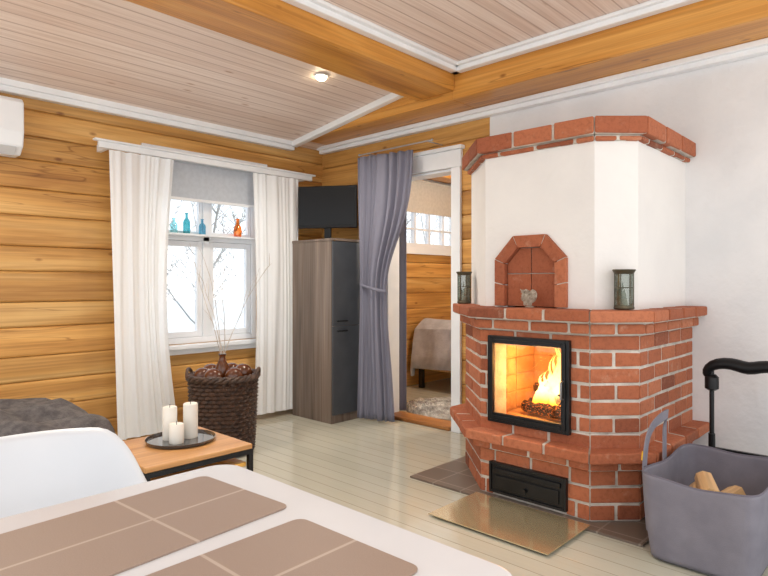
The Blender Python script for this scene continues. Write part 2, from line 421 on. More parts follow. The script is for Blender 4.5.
# door casing
d1=empty('door_1',(XR,3.25,0)); struct(d1,'open doorway with white painted casing into the bedroom','doorway')
mb=MB()
mb.box(-.03,-.001,-.46,-.37,0,2.13); mb.box(-.03,-.001,.37,.46,0,2.13); mb.box(-.035,-.001,-.47,.47,2.13,2.27); mb.box(-.06,-.001,-.49,.49,2.27,2.30)
mb.done('casing',WINT,parent=d1,bevel=.005)
mb=MB(); mb.box(.0,.15,-.3699,-.35,0,2.129); mb.box(.0,.15,.35,.3699,0,2.129); mb.box(0,.15,-.35,.35,2.11,2.129); mb.done('jamb',WINT,parent=d1)
mb=MB(); mb.box(-.03,.17,-.349,.349,0.001,.03); mb.done('threshold',woodmat('threshold_wood',C(120,75,35),C(165,110,60),C(190,135,80),'Y',knots=False),parent=d1,bevel=.006)

# ---------------------------------------------------------------- outside
mb=MB(); mb.box(-12,40,4.9,60,-.75,-.7)
o=mb.done('snow_ground',pmat('snow',C(244,244,243),C(236,237,237),.6,.8)); reg(o,'snow covered ground outside the window','snow',kind='structure')
BARK=pmat('frosty_bark',C(180,184,184),C(150,155,154),6,.9)
def tree(x,y,h,seed,r0=.045):
    rr=random.Random(seed); mb=MB()
    def br(p,d,l,r,dep):
        pts=[p]; rad=[r]; q=Vector(p); dd=Vector(d)
        for i in range(4):
            dd=(dd+Vector((rr.uniform(-.15,.15),rr.uniform(-.15,.15),rr.uniform(-.05,.12)))).normalized()
            q=q+dd*l/4; pts.append(tuple(q)); rad.append(r*(1-.18*(i+1)))
            if dep>0 and i>0 or (dep==3):
                for k in range(3 if dep<3 else 2):
                    a=rr.uniform(0,6.28); s=rr.uniform(.5,1)
                    nd=(dd*.6+Vector((math.cos(a),math.sin(a),.25))*s).normalized()
                    if dep>0: br(tuple(q),nd,l*rr.uniform(.25,.38),max(.006,r*.36),dep-1)
        mb.tube(pts,rad,4)
    br((0,0,0),(0,0,1),h,r0,3)
    o=mb.done('bare_tree',BARK,loc=(x,y,-.72)); reg(o,'frosty leafless winter tree standing in snow outside','tree',group='winter trees outside')
for i,(x,y,h) in enumerate([(3.5,7.6,4.4),(5.4,9.4,4.2),(4.4,12.0,4.4),(7.2,12.8,4.8),(9.3,16.6,6.5),(9.4,8.6,5),(13.4,11.4,5.5),(18.2,15.0,6.5)]): tree(x,y,h,i+3)

# ---------------------------------------------------------------- fireplace
fp=empty('fireplace',(0,0,.012)); reg(fp,'red brick fireplace with white plastered hood and brick mantel','fireplace')
X1=XR-.001
BODY=[(X1,2.28),(3.19,2.28),(2.83,1.92),(2.83,1.27),(3.01,1.09),(X1,1.09)]
HOOD=[(X1,2.28),(3.26,2.28),(2.93,1.95),(2.93,1.29),(3.09,1.13),(X1,1.13)]
def offs(path,d):
    out=[]; n=len(path)
    nr=[]
    for i in range(n-1):
        dx=path[i+1][0]-path[i][0]; dy=path[i+1][1]-path[i][1]; l=math.hypot(dx,dy); nr.append((dy/l,-dx/l))
    for i,p in enumerate(path):
        if i==0: a=b=nr[0]
        elif i==n-1: a=b=nr[-1]
        else: a,b=nr[i-1],nr[i]
        k=1+a[0]*b[0]+a[1]*b[1]
        out.append((p[0]+(a[0]+b[0])/k*d,p[1]+(a[1]+b[1])/k*d))
    return out
def ring(mb,path,do,di,z0,z1,bl=None,ph=0,g=.014,ex=None,zg=None,jt=.003):
    O=offs(path,do); I=offs(path,di)
    if zg is None: zg=g
    for i in range(len(path)-1):
        spans=[(0,1)]
        if ex and i==2:
            y0,y1=O[2][1],O[3][1]; f=lambda y:(y0-y)/(y0-y1)
            spans=[(0,f(ex[1])),(f(ex[0]),1)]
        Lg=math.hypot(O[i+1][0]-O[i][0],O[i+1][1]-O[i][1])
        for s0,s1 in spans:
            if bl is None: cuts=[s0,s1]; gg=0
            else:
                n=max(1,round((s1-s0)*Lg/bl)); gg=g/2/Lg
                if ph and n>=1: cuts=[s0]+[s0+(s1-s0)*(k+.5)/n for k in range(n)]+[s1]
                else: cuts=[s0+(s1-s0)*k/n for k in range(n+1)]
                cuts=[cuts[0]]+[c+random.uniform(-.010,.010)/Lg for c in cuts[1:-1]]+[cuts[-1]]
            for a,b in zip(cuts[:-1],cuts[1:]):
                if bl: mb.rnd()
                j=random.uniform(-jt,jt) if bl else 0
                lo=lambda Q,t:(Q[i][0]+(Q[i+1][0]-Q[i][0])*t,Q[i][1]+(Q[i+1][1]-Q[i][1])*t)
                ga=0 if a==0 else gg; gb=0 if b==1 else gg
                ga=max(ga,gg*.35); gb=max(gb,gg*.35)
                q=[lo(O,a+ga),lo(O,b-gb),lo(I,b-gb),lo(I,a+ga)]
                e=[random.uniform(-.002,.002) for _ in range(4)] if bl else [0]*4
                if bl:
                    za=z0+zg/2; zb=z1-zg/2
                    mb.prism([(q[0][0]+j,q[0][1],za+e[0]),(q[1][0]+j,q[1][1],za+e[1]),(q[2][0]+j,q[2][1],za+e[1]),(q[3][0]+j,q[3][1],za+e[0])],
                             [(q[0][0]+j,q[0][1],zb+e[2]),(q[1][0]+j,q[1][1],zb+e[3]),(q[2][0]+j,q[2][1],zb+e[3]),(q[3][0]+j,q[3][1],zb+e[2])])
                else: mb.prism([(p[0],p[1],z0) for p in q],[(p[0],p[1],z1) for p in q])
EX=(1.395,1.825)
MR=-.005
mb=MB(); k=0
zs=lin(0,.26,3)
for z0,z1 in zip(zs[:-1],zs[1:]):
    k+=1
    mb.mi=0; ring(mb,BODY,0,-.1,z0,z1,.235,k%2,ex=(1.40,1.83) if .03<(z0+z1)/2<.18 else None)
mb.mi=1; ring(mb,BODY,MR,-.09,0,.03); ring(mb,BODY,MR,-.09,.03,.173,ex=(1.40,1.83)); ring(mb,BODY,MR,-.09,.173,.27)
zs=lin(.355,.93,7)
for j,(z0,z1) in enumerate(zip(zs[:-1],zs[1:])):
    k+=1
    mb.mi=0; ring(mb,BODY,0,-.1,z0,z1,.235,k%2,ex=EX if 0<j<6 else None)
mb.mi=1; ring(mb,BODY,MR,-.09,.35,.437); ring(mb,BODY,MR,-.09,.437,.848,ex=EX); ring(mb,BODY,MR,-.09,.848,.935)
mb.done('brick_body',[BRICK,MORTAR],parent=fp,bevel=.005,bseg=2)
# ledge
mb=MB(); mb.mi=0
ring(mb,BODY,.045,-.1,.262,.310,.235,1,zg=.009); ring(mb,BODY,.095,-.1,.310,.370,.235,0,zg=.006)
mb.mi=1; ring(mb,BODY,.085,-.09,.312,.364); ring(mb,BODY,.037,-.09,.262,.312)
mb.done('lower_ledge',[BRICK,MORTAR],parent=fp,bevel=.008)
# mantel
mb=MB(); mb.mi=0
ring(mb,BODY,.035,-.1,.93,.990,.235,1,zg=.010); ring(mb,BODY,.080,-.16,.993,1.055,.235,0,zg=.006)
mb.mi=1; ring(mb,BODY,.027,-.09,.93,.995); ring(mb,BODY,.071,-.15,.990,1.050)
mb.done('mantel',[BRICK,MORTAR],parent=fp,bevel=.008)
# hood
ZT=1.92
mb=MB()
O=offs(HOOD,0); I=offs(HOOD,-.10)
for i in (0,1,3,4):
    q=[O[i],O[i+1],I[i+1],I[i]]
    mb.prism([(p[0],p[1],1.05) for p in q],[(p[0],p[1],ZT) for p in q])
for poly in ([(1.81,1.05),(1.95,1.05),(1.95,ZT),(1.81,ZT)],[(1.29,1.05),(1.495,1.05),(1.495,ZT),(1.29,ZT)],
             [(1.495,1.30),(1.58,1.39),(1.58,ZT),(1.495,ZT)],[(1.58,1.39),(1.725,1.39),(1.725,ZT),(1.58,ZT)],[(1.725,1.39),(1.81,1.30),(1.81,ZT),(1.725,ZT)]):
    mb.prism([(2.93,y,z) for y,z in poly],[(3.03,y,z) for y,z in poly])
mb.done('hood',HOODM,parent=fp)
# crown: one deep band of long bricks with a slim under edge
mb=MB(); mb.mi=0
ring(mb,HOOD,.028,-.1,ZT-.008,ZT+.020,.22,1,zg=.004); ring(mb,HOOD,.060,-.12,ZT+.020,ZT+.112,.24,0,zg=.005)
mb.mi=1; ring(mb,HOOD,.022,-.09,ZT-.005,ZT+.022); ring(mb,HOOD,.052,-.11,ZT+.022,ZT+.106)
mb.done('crown',[BRICK,MORTAR],parent=fp,bevel=.008)
mb=MB(); q=offs(HOOD,-.05); mb.prism([(p[0],p[1],ZT+.06) for p in q],[(p[0],p[1],ZT+.08) for p in q]); mb.done('cap',HOODM,parent=fp)
# niche
mb=MB(); mb.mi=0
inn=[(1.499,1.056),(1.499,1.298),(1.582,1.386),(1.723,1.386),(1.806,1.298),(1.806,1.056)]
out=[(1.434,1.056),(1.434,1.325),(1.553,1.452),(1.752,1.452),(1.871,1.325),(1.871,1.056)]
mdl=[(a[0]+(b_[0]-a[0])*.2,a[1]+(b_[1]-a[1])*.2) for a,b_ in zip(inn,out)]
mdo=[(a[0]+(b_[0]-a[0])*.95,a[1]+(b_[1]-a[1])*.95) for a,b_ in zip(inn,out)]
for i in range(5):
    n=2 if i in(0,4) else 1
    for kx in range(n):
        a=kx/n+.010; b=(kx+1)/n-.010
        L2=lambda Q,t:(Q[i][0]+(Q[i+1][0]-Q[i][0])*t,Q[i][1]+(Q[i+1][1]-Q[i][1])*t)
        q=[L2(inn,a),L2(inn,b),L2(out,b),L2(out,a)]; mb.v=random.uniform(.25,.6)
        mb.prism([(2.904,y,z) for y,z in q],[(2.945,y,z) for y,z in q])
mb.mi=1
for i in range(5):
    q=[mdl[i],mdl[i+1],mdo[i+1],mdo[i]]
    mb.prism([(2.906,y,z) for y,z in q],[(2.944,y,z) for y,z in q])
mb.box(2.945,2.97,1.44,1.865,1.057,1.44)
mb.mi=0
ym=1.6525
for pp in ([(1.503,1.058),(ym-.003,1.058),(ym-.003,1.238),(1.503,1.238)],[(ym+.003,1.058),(1.802,1.058),(1.802,1.238),(ym+.003,1.238)],
           [(1.503,1.243),(ym-.003,1.243),(ym-.003,1.383),(1.584,1.383),(1.503,1.298)],[(1.802,1.243),(ym+.003,1.243),(ym+.003,1.383),(1.721,1.383),(1.802,1.298)]):
    mb.v=random.uniform(.0,.3); mb.prism([(2.934,y,z) for y,z in pp],[(2.95,y,z) for y,z in pp])
mb.done('niche',[BRICK,MORTAR],parent=fp,bevel=.002)
# firebox
FBM=pmat('firebrick',C(206,166,118),C(170,130,88),9,.85,bump=.4,bscale=40)
mb=MB()
x0,x1,y0,y1,z0,z1=2.86,3.30,1.38,1.84,.44,.865
mb.box(x1,x1+.03,y0-.03,y1+.03,z0-.03,z1+.03); mb.box(x0,x1,y0-.03,y0,z0,z1); mb.box(x0,x1,y1,y1+.03,z0,z1); mb.box(x0,x1,y0-.03,y1+.03,z1,z1+.03); mb.box(x0,x1,y0-.03,y1+.03,z0-.03,z0)
for zi,zz in enumerate((.45,.55,.65,.75)):
    for yy in (y0,(y0+y1)/2-.06*(zi%2)):
        mb.box(x1-.008,x1,yy+.004,yy+(y1-y0)/2-.004,zz+.004,zz+.096)
for zi,zz in enumerate((.45,.55,.65,.75)):
    for xx in (x0+.01,x0+.22):
        mb.box(xx+.004,xx+.206,y1-.008,y1,zz+.004,zz+.096)
mb.done('firebox',FBM,parent=fp,bevel=.003)
fd=empty('firebox_door',(2.825,1.61,.656)); fd.parent=fp
mb=MB()
def frame(mb,x0,x1,w,h,t,zc_=0):
    mb.box(x0,x1,-w/2,-w/2+t,zc_-h/2,zc_+h/2); mb.box(x0,x1,w/2-t,w/2,zc_-h/2,zc_+h/2)
    mb.box(x0,x1,-w/2+t,w/2-t,zc_-h/2,zc_-h/2+t); mb.box(x0,x1,-w/2+t,w/2-t,zc_+h/2-t,zc_+h/2)
frame(mb,-.022,.01,.485,.48,.022); frame(mb,-.032,-.01,.45,.445,.022)
mb.box(-.03,-.01,-.205,.205,-.201,-.185)
mb.done('frame',BLACK,parent=fd,bevel=.003)
mb=MB(); mb.box(-.018,-.014,-.205,.205,-.19,.203); mb.done('glass',glassmat('stove_glass',(.98,.94,.88,1),.04),parent=fd)
mb=MB(); mb.tube([(-.030,-.215,-.06),(-.055,-.215,-.055),(-.055,-.215,.03),(-.030,-.215,.035)],.006,8); mb.done('handle',pmat('steel',C(150,150,150),C(130,130,130),10,.3,metal=.9),parent=fd,smooth=True)
ad=empty('ash_door',(2.825,1.615,.108)); ad.parent=fp
mb=MB(); frame(mb,-.02,.01,.46,.17,.014); mb.box(-.012,.01,-.216,.216,-.071,.071); mb.box(-.024,-.012,-.20,.20,.030,.055); mb.box(-.02,-.012,-.19,.19,-.055,.015)
mb.done('panel',BLACK,parent=ad,bevel=.003)
mb=MB(); mb.tube([(-.02,0,-.03),(-.04,0,-.03)],.012,12); mb.done('knob',BLACK,parent=ad,smooth=True)
# fire logs
BURN,nt,b=newmat('glowing_charred_wood')
n=N(nt,'ShaderNodeTexNoise'); n.inputs['Scale'].default_value=22; n.inputs['Detail'].default_value=5
r=ramp(nt,n.outputs['Fac'],[(.35,C(24,18,16)),(.65,C(84,50,32))]); nt.links.new(r.outputs[0],b.inputs['Base Color']); b.inputs['Roughness'].default_value=.9
r=ramp(nt,n.outputs['Fac'],[(.58,(0,0,0,1)),(.68,(1,.22,.02,1))]); nt.links.new(r.outputs[0],b.inputs['Emission Color']); b.inputs['Emission Strength'].default_value=2.0
for i,(a,b,r) in enumerate([((2.95,1.42,.497),(3.02,1.74,.497),.036),((3.08,1.40,.495),(3.12,1.76,.495),.034),((2.97,1.50,.566),(3.17,1.55,.566),.032),((2.99,1.40,.635),(3.08,1.70,.60),.030)]):
    mb=MB(); a=Vector(a);b=Vector(b); mb.tube([a-a,(b-a)*.3+Vector((0,0,.003)),(b-a)*.7,(b-a)],[r,r*1.05,r,r*.95],7)
    o=mb.done('burning_log',BURN,loc=a); reg(o,'charred split log burning in the firebox','firewood',group='logs burning in the firebox')
m=bpy.data.materials.new('flame'); m.use_nodes=True; nt=m.node_tree; nt.nodes.clear()
tc=N(nt,'ShaderNodeTexCoord'); sp=N(nt,'ShaderNodeSeparateXYZ'); nt.links.new(tc.outputs['Object'],sp.inputs[0])
zn=mth(nt,'MULTIPLY',sp.outputs['Z'],3.0)
r=ramp(nt,zn,[(0,(1,.30,.03,1)),(.2,(1,.70,.28,1)),(.55,(1,.58,.14,1)),(.98,(1,.24,.02,1))])
em=N(nt,'ShaderNodeEmission'); nt.links.new(r.outputs[0],em.inputs[0]); em.inputs[1].default_value=5.5
tr=N(nt,'ShaderNodeBsdfTransparent'); mx=N(nt,'ShaderNodeMixShader')
nz=N(nt,'ShaderNodeTexNoise'); nz.inputs['Scale'].default_value=16; nt.links.new(tc.outputs['Object'],nz.inputs['Vector'])
rr=ramp(nt,nz.outputs['Fac'],[(.36,(.15,.15,.15,1)),(.58,(.85,.85,.85,1))])
nt.links.new(rr.outputs[0],mx.inputs[0]); nt.links.new(tr.outputs[0],mx.inputs[1]); nt.links.new(em.outputs[0],mx.inputs[2])
ou=N(nt,'ShaderNodeOutputMaterial'); nt.links.new(mx.outputs[0],ou.inputs[0])
mb=MB()
for i in range(32):
    y=random.uniform(-.11,.15); x=random.uniform(-.06,.10); h=random.uniform(.22,.36)*(1.1-abs(y-.0)*3.9); r0=random.uniform(.014,.030); ph=random.uniform(0,6)
    pts=[];rad=[]
    for k in range(16):
        t=k/15; pts.append((x+.014*math.sin(ph+t*5),y+.024*math.sin(ph*1.7+t*8)*t-y*.5*t,t*h-.02)); rad.append(max(.0008,r0*(math.sin(math.pi*min(1,t*.75+.2))**.8)*(1-t)**.8*1.3))
    mb.tube(pts,rad,8)
o=mb.done('flames',m,loc=(3.04,1.53,.54),smooth=True); reg(o,'bright yellow orange flames over the burning logs','fire',kind='stuff')
l=bpy.data.lights.new('fire_light','POINT'); l.energy=12; l.color=(1,.48,.14); l.shadow_soft_size=.08
lo=bpy.data.objects.new('fire_light',l); lo.location=(2.98,1.58,.74); sc.collection.objects.link(lo)
# hearth
m,nt,b=newmat('hearth_tile'); tc=N(nt,'ShaderNodeTexCoord'); bt=N(nt,'ShaderNodeTexBrick'); nt.links.new(tc.outputs['Object'],bt.inputs['Vector'])
bt.offset=0; bt.inputs['Scale'].default_value=1; bt.inputs['Brick Width'].default_value=.2; bt.inputs['Row Height'].default_value=.2; bt.inputs['Mortar Size'].default_value=.005
bt.inputs['Color1'].default_value=C(120,104,92); bt.inputs['Color2'].default_value=C(100,88,80); bt.inputs['Mortar'].default_value=C(140,130,120)
nt.links.new(bt.outputs[0],b.inputs['Base Color']); b.inputs['Roughness'].default_value=.35
mb=MB(); mb.box(2.75,X1,.985,2.38,.001,.012); o=mb.done('hearth_slab',m); reg(o,'brown tiled hearth slab under the brick fireplace','hearth')
BRASS,nt,b=newmat('brushed_brass_sheet')
tc=N(nt,'ShaderNodeTexCoord'); gr=N(nt,'ShaderNodeTexNoise'); gr.inputs['Scale'].default_value=1.2; nt.links.new(tc.outputs['Object'],gr.inputs['Vector'])
r=ramp(nt,gr.outputs['Fac'],[(.3,C(226,210,172)),(.7,C(216,198,158))]); nt.links.new(r.outputs[0],b.inputs['Base Color'])
b.inputs['Metallic'].default_value=.72; b.inputs['Roughness'].default_value=.17
mb=MB(); mb.box(-.215,.215,-.335,.335,0,.004); o=mb.done('floor_plate',BRASS,loc=(2.575,1.583,.0125)); reg(o,'shiny brushed metal spark guard plate before the fireplace','floor plate')

# mantel objects
ZM=1.069
JG=glassmat('smoky_glass',(.62,.66,.60,1),.16,.05)
BRZ=pmat('aged_bronze',C(98,92,76),C(76,70,58),20,.45,metal=.7)
WTL=pmat('tealight_wax',C(236,228,208),None,5,.5)
def jar(x,y,r,h,lbl):
    e=empty('lantern',(x,y,ZM)); reg(e,lbl,'lantern',group='glass lanterns on the mantel')
    mb=MB(); mb.lathe([(r*.82,.006),(r*.86,.01),(r*.86,h*.93),(r*.80,h*.93),(r*.80,.016),(.001,.016)],n=28); mb.done('glass',JG,parent=e,smooth=True)
    mb=MB(); mb.lathe([(r*.9,0),(r*1.0,.006),(r*.9,.02),(.001,.015)],n=28); mb.lathe([(r*.88,h*.9),(r*1.12,h),(r*1.08,h+.004),(r*.84,h*.92)],n=28)
    for k in range(6):
        a=k*math.pi/3; mb.tube([(r*.9*math.cos(a),r*.9*math.sin(a),.01),(r*.9*math.cos(a),r*.9*math.sin(a),h*.93)],.0022,6)
    mb.tube([(r*.91*math.cos(a/20*6.2832),r*.91*math.sin(a/20*6.2832),h*.55) for a in range(21)],.002,6)
    mb.done('metal_frame',BRZ,parent=e,smooth=True)
    mb=MB(); mb.lathe([(.018,.017),(.02,.02),(.02,.05),(.015,.052)],n=16); mb.done('candle',WTL,parent=e,smooth=True)
jar(2.968,1.155,.050,.195,'smoky glass candle lantern on the near end of the mantel')
jar(3.115,2.235,.046,.20,'smoky glass candle lantern beside the doorway end of the mantel')
# twig ornament
TW=pmat('grey_wicker',C(186,174,158),C(136,122,106),40,.8,bump=.4,bscale=150)
mb=MB(); rr=random.Random(3)
for s,off in ((1,0),(.92,.008),(.90,-.008),(.74,.014),(.74,-.014),(.55,-.017),(.38,-.019),(.2,-.020)):
    pts=[]; p1=rr.uniform(0,6)
    for k in range(37):
        t=2*math.pi*k/36; w_=1+.10*math.sin(t*7+p1); hx=.0030*16*math.sin(t)**3*s*.8*w_; hz=.0030*(13*math.cos(t)-5*math.cos(2*t)-2*math.cos(3*t)-math.cos(4*t))*s*w_+.054
        pts.append((off+.003*math.sin(t*9+p1),hx,hz))
    pts[-1]=pts[0]
    mb.tube(pts,.0055,6)
for k in range(34):
    a=rr.uniform(-.036,.036); z_=rr.uniform(.008,.07); mb.tube([(-.016,a,z_),(-.024,a+rr.uniform(-.014,.014),z_+.014),(-.014,a+rr.uniform(-.02,.02),z_+.028)],.003,5)
mb.box(-.012,.012,-.02,.02,0,.006)
o=mb.done('twig_ornament',TW,loc=(2.850,1.615,ZM),smooth=True); reg(o,'small rough grey woven twig ornament on the mantel','ornament')

# ---------------------------------------------------------------- curtains
def curtmat(name,c1,tl,tp=0):
    m,nt,b=newmat(name); L=nt.links
    n=N(nt,'ShaderNodeTexNoise'); n.inputs['Scale'].default_value=120
    r=ramp(nt,n.outputs['Fac'],[(.3,c1),(.7,tuple(x*.97 for x in c1[:3])+(1,))]); L.new(r.outputs[0],b.inputs['Base Color']); b.inputs['Roughness'].default_value=.85
    if tl:
        t=N(nt,'ShaderNodeBsdfTranslucent'); L.new(r.outputs[0],t.inputs[0]); mx=N(nt,'ShaderNodeMixShader'); mx.inputs[0].default_value=tl
        L.new(b.outputs[0],mx.inputs[1]); L.new(t.outputs[0],mx.inputs[2]); out=mx.outputs[0]
        if tp:
            t2=N(nt,'ShaderNodeBsdfTransparent'); mx2=N(nt,'ShaderNodeMixShader'); mx2.inputs[0].default_value=tp
            L.new(out,mx2.inputs[1]); L.new(t2.outputs[0],mx2.inputs[2]); out=mx2.outputs[0]
        L.new(out,nt.nodes['Material Output'].inputs[0])
    return m
WC=curtmat('white_cotton',C(250,253,255),.18,.06)
PC=curtmat('blue_grey_fabric',C(132,132,148),.05)
def curtain(name,mat,left,right,z0,z1,folds,amp,parent=None,seed=0,off=(0,0,0),solid=.003,irr=0):
    rr=random.Random(seed); ph=[rr.uniform(0,6) for _ in range(4)]
    def f(u,v):
        z=z0+(z1-z0)*v; a=Vector(left(z)); b=Vector(right(z)); d=b-a; n=Vector((-d.y,d.x)).normalized()
        w=u+.012*math.sin(v*5+ph[0]+u*7)+irr*math.sin(u*8+ph[3])+irr*.5*math.sin(u*17+v*2)
        am=amp*(.65+.45*math.sin(ph[1]+u*9)+.15*math.sin(v*4+u*12))
        o=am*math.sin(2*math.pi*folds*w+ph[2]+.5*math.sin(v*3+u*4))+amp*.3*math.sin(2*math.pi*folds*2.3*w+ph[3])
        p=a+d*u+n*o
        return (p.x+off[0],p.y+off[1],z+off[2])
    mb=MB(); mb.grid(f,int(folds*16),40)
    return mb.done(name,mat,parent=parent,smooth=True,solid=solid,recalc=False)
YC=4.33
cr=empty('curtain_rail',(2.61,YC,2.16)); reg(cr,'white wooden curtain rail above the window','curtain rail')
mb=MB(); mb.box(-.97,.97,-.015,.015,0,.045); mb.box(-1.0,1.0,-.03,.02,.045,.06); mb.done('rail',WHITE,parent=cr,bevel=.004)
for x in (-.9,.9):
    mb=MB(); mb.box(x-.015,x+.015,.015,YW-YC-.001,.0,.05); mb.done('bracket',WHITE,parent=cr)
c=curtain('curtain',WC,lambda z:(1.72+.03*(2.1-z),YC),lambda z:(2.19-.07*math.sin((z)*1.6)+.03*(2.1-z),YC),.06,2.155,5,.012,seed=2,solid=0,irr=.03)
reg(c,'white cotton curtain hanging beside the log wall','curtain',group='white window curtains')
c=curtain('curtain',WC,lambda z:(2.93+.05*math.sin(z*1.5)*.6,YC),lambda z:(3.41,YC-.02),.05,2.155,4.5,.012,seed=5,solid=0,irr=.03)
reg(c,'white cotton curtain hanging beside the grey cabinet','curtain',group='white window curtains')
# door curtain
def tie(z):
    return math.exp(-((z-1.15)/.55)**2) if z>1.15 else math.exp(-((z-1.15)/.8)**2)
def dl(z): t=tie(z); return (3.60+.02*t,3.73-.01*t)
def dr(z):
    t=tie(z); e=3.17 if z>1.15 else 3.36
    return (3.70-.03*t,e+(3.44-e)*t)
dc=empty('door_curtain',(0,0,0)); reg(dc,'blue grey curtain tied back beside the doorway','curtain')
curtain('fabric',PC,dl,dr,.02,2.30,6,.028,parent=dc,seed=9,irr=.035)
mb=MB(); mb.tube([(3.65+.050*math.cos(a/16*6.2832),3.585+.148*math.sin(a/16*6.2832),1.16+.03*math.sin(a/16*6.2832)) for a in range(17)],.012,8,flat=(.4,1)); mb.done('tieback',PC,parent=dc,smooth=True)
c=curtain('curtain',PC,lambda z:(4.06,3.80),lambda z:(4.06,3.565),.03,2.25,3,.015,seed=4,irr=.02)
reg(c,'dark grey curtain on the bedroom side of the doorway','curtain')
STEEL=pmat('pale_steel',C(190,192,196),C(172,174,178),10,.3,metal=.7)
rod=empty('curtain_rod',(3.66,3.25,2.335)); reg(rod,'thin pale metal curtain rod over the doorway','curtain rod')
mb=MB(); mb.tube([(0,-.30,0),(0,.50,0)],.006,10); mb.ball((0,-.31,0),.012); mb.ball((0,.51,0),.012); mb.done('pole',STEEL,parent=rod,smooth=True)
for y in (-.26,.42):
    mb=MB(); mb.tube([(0,y,0),(.199,y,0)],.005,8); mb.done('bracket',STEEL,parent=rod,smooth=True)

# ---------------------------------------------------------------- cabinet
cb=empty('cabinet',(3.59,4.03,0)); reg(cb,'tall grey wood cabinet with charcoal doors in the corner','cabinet')
mb=MB(); a,b_=.26,.265
mb.box(-a,-a+.02,-b_,b_,0,1.56); mb.box(a-.02,a,-b_,b_,0,1.56); mb.box(-a+.02,a-.02,b_-.02,b_,0,1.56); mb.box(-a-.004,a+.004,-b_-.022,b_,1.56,1.582)
mb.box(-a+.02,a-.02,-b_,b_-.02,.0,.07); mb.box(-a+.02,a-.02,-b_,b_-.02,.82,.84)
mb.done('body',GREYW,parent=cb,bevel=.002)
for z0,z1,hz in ((.075,.83,.79),(.835,1.555,.875)):
    dd=empty('door',(0,-b_-.011,z0)); dd.parent=cb
    mb=MB(); mb.box(-a+.003,a-.003,-.009,.009,0,z1-z0); mb.done('door_panel',DGREY,parent=dd,bevel=.002)
    mb=MB(); h=hz-z0; mb.tube([(-a+.05,-.009,h),(-a+.05,-.03,h),(-a+.15,-.03,h),(-a+.15,-.009,h)],.006,8); mb.done('handle',BLACK,parent=dd)
# tv
ang=math.atan2(-.48,.30)
tv=empty('television',(3.51,4.02,1.583),ang); reg(tv,'small black flat television standing on the cabinet','television')
mb=MB(); mb.box(-.275,.275,-.015,.02,.11,.49); mb.box(-.2,.2,.02,.05,.16,.42); mb.done('body',BLACKP,parent=tv,bevel=.006)
mb=MB(); mb.box(-.258,.258,-.017,-.0145,.14,.472); mb.done('screen',SCREEN,parent=tv)
mb=MB(); mb.box(-.03,.03,.0,.03,.01,.14); mb.lathe([(.12,0),(.12,.008),(.04,.014)],n=28); mb.done('stand',BLACKP,parent=tv,bevel=.002)
# AC
ac=empty('air_conditioner',(.75,4.499,2.03)); reg(ac,'white wall mounted air conditioner on the log wall','air conditioner')
mb=MB(); pr=[(0,.02),(0,.36),(-.17,.36),(-.205,.33),(-.21,.14),(-.19,.05),(-.13,0),(-.03,0)]
mb.prism([(-.42,y,z) for y,z in pr],[(.42,y,z) for y,z in pr]); mb.done('body',WHITE,parent=ac,bevel=.01)
mb=MB(); mb.prism([(-.38,-.192,.04),(-.38,-.135,-.004),(-.38,-.13,.002),(-.38,-.186,.045)],[(.38,-.192,.04),(.38,-.135,-.004),(.38,-.13,.002),(.38,-.186,.045)]); mb.done('vent_flap',pmat('light_grey_plastic',C(214,217,220),None,4,.4),parent=ac)

# ---------------------------------------------------------------- wicker basket
WK=pmat('dark_wicker',C(84,58,42),C(50,34,26),30,.5,bump=.4,bscale=120)
bs=empty('wicker_basket',(2.27,3.72,0)); reg(bs,'dark brown wicker basket on the floor by the window','basket')
mb=MB(); HB=.53; rowsn=19
def bk(u,v):
    a=2*math.pi*u; z=.01+HB*v; row=int(round(v*rowsn*2))
    kq=(abs(math.cos(a-.75))**2.6+abs(math.sin(a-.75))**2.6)**(-1/2.6)
    r=(.200+.026*v**.8)*(1+(kq-1)*.5)
    wv=.011*math.sin(a*26+(math.pi if (row//2)%2 else 0))*(1 if row%2 else .1)+(.008 if row%2 else -.004)
    return ((r+wv)*math.cos(a),(r+wv)*math.sin(a),z)
mb.grid(bk,182,rowsn*2,closeu=True)
mb.lathe([(.001,.008),(.195,.008),(.195,.02),(.15,.025),(.001,.025)],n=32)
mb.done('woven_body',WK,parent=bs,smooth=False,solid=.006)
mb=MB()
def rimr(t):
    kq=(abs(math.cos(t-.75))**2.6+abs(math.sin(t-.75))**2.6)**(-1/2.6); return 1+(kq-1)*.5
for kk in range(3):
    mb.tube([((.230*rimr(a/72*6.2832)+.014*math.cos(a*.9+kk*2.1))*math.cos(a/72*6.2832),(.230*rimr(a/72*6.2832)+.014*math.cos(a*.9+kk*2.1))*math.sin(a/72*6.2832),HB+.01+.014*math.sin(a*.9+kk*2.1)) for a in range(73)],.013,7)
mb.done('braided_rim',WK,parent=bs,smooth=True)
for s in (0,math.pi):
    mb=MB(); pts=[]
    for kk in range(13):
        t=math.pi*kk/12; pts.append((.236+.01*math.sin(t),.07*math.cos(t),HB+.0+.06*math.sin(t)))
    mb.tube(pts,.012,8); mb.done('handle',WK,parent=bs,smooth=True,rot=s-.75)
BG,nt,b=newmat('amber_brown_glass')
n=N(nt,'ShaderNodeTexNoise'); n.inputs['Scale'].default_value=1.5
r=ramp(nt,n.outputs['Fac'],[(.3,C(96,50,20)),(.7,C(66,34,16))]); nt.links.new(r.outputs[0],b.inputs['Base Color']); b.inputs['Roughness'].default_value=.08; b.inputs['Specular IOR Level'].default_value=.6
mb=MB()
mb.lathe([(.001,.44),(.205,.44),(.21,.46),(.18,.48),(.001,.485)],n=24); o=mb.done('dark_filling',pmat('moss_filling',C(52,34,24),C(34,24,18),30,.9),parent=bs)
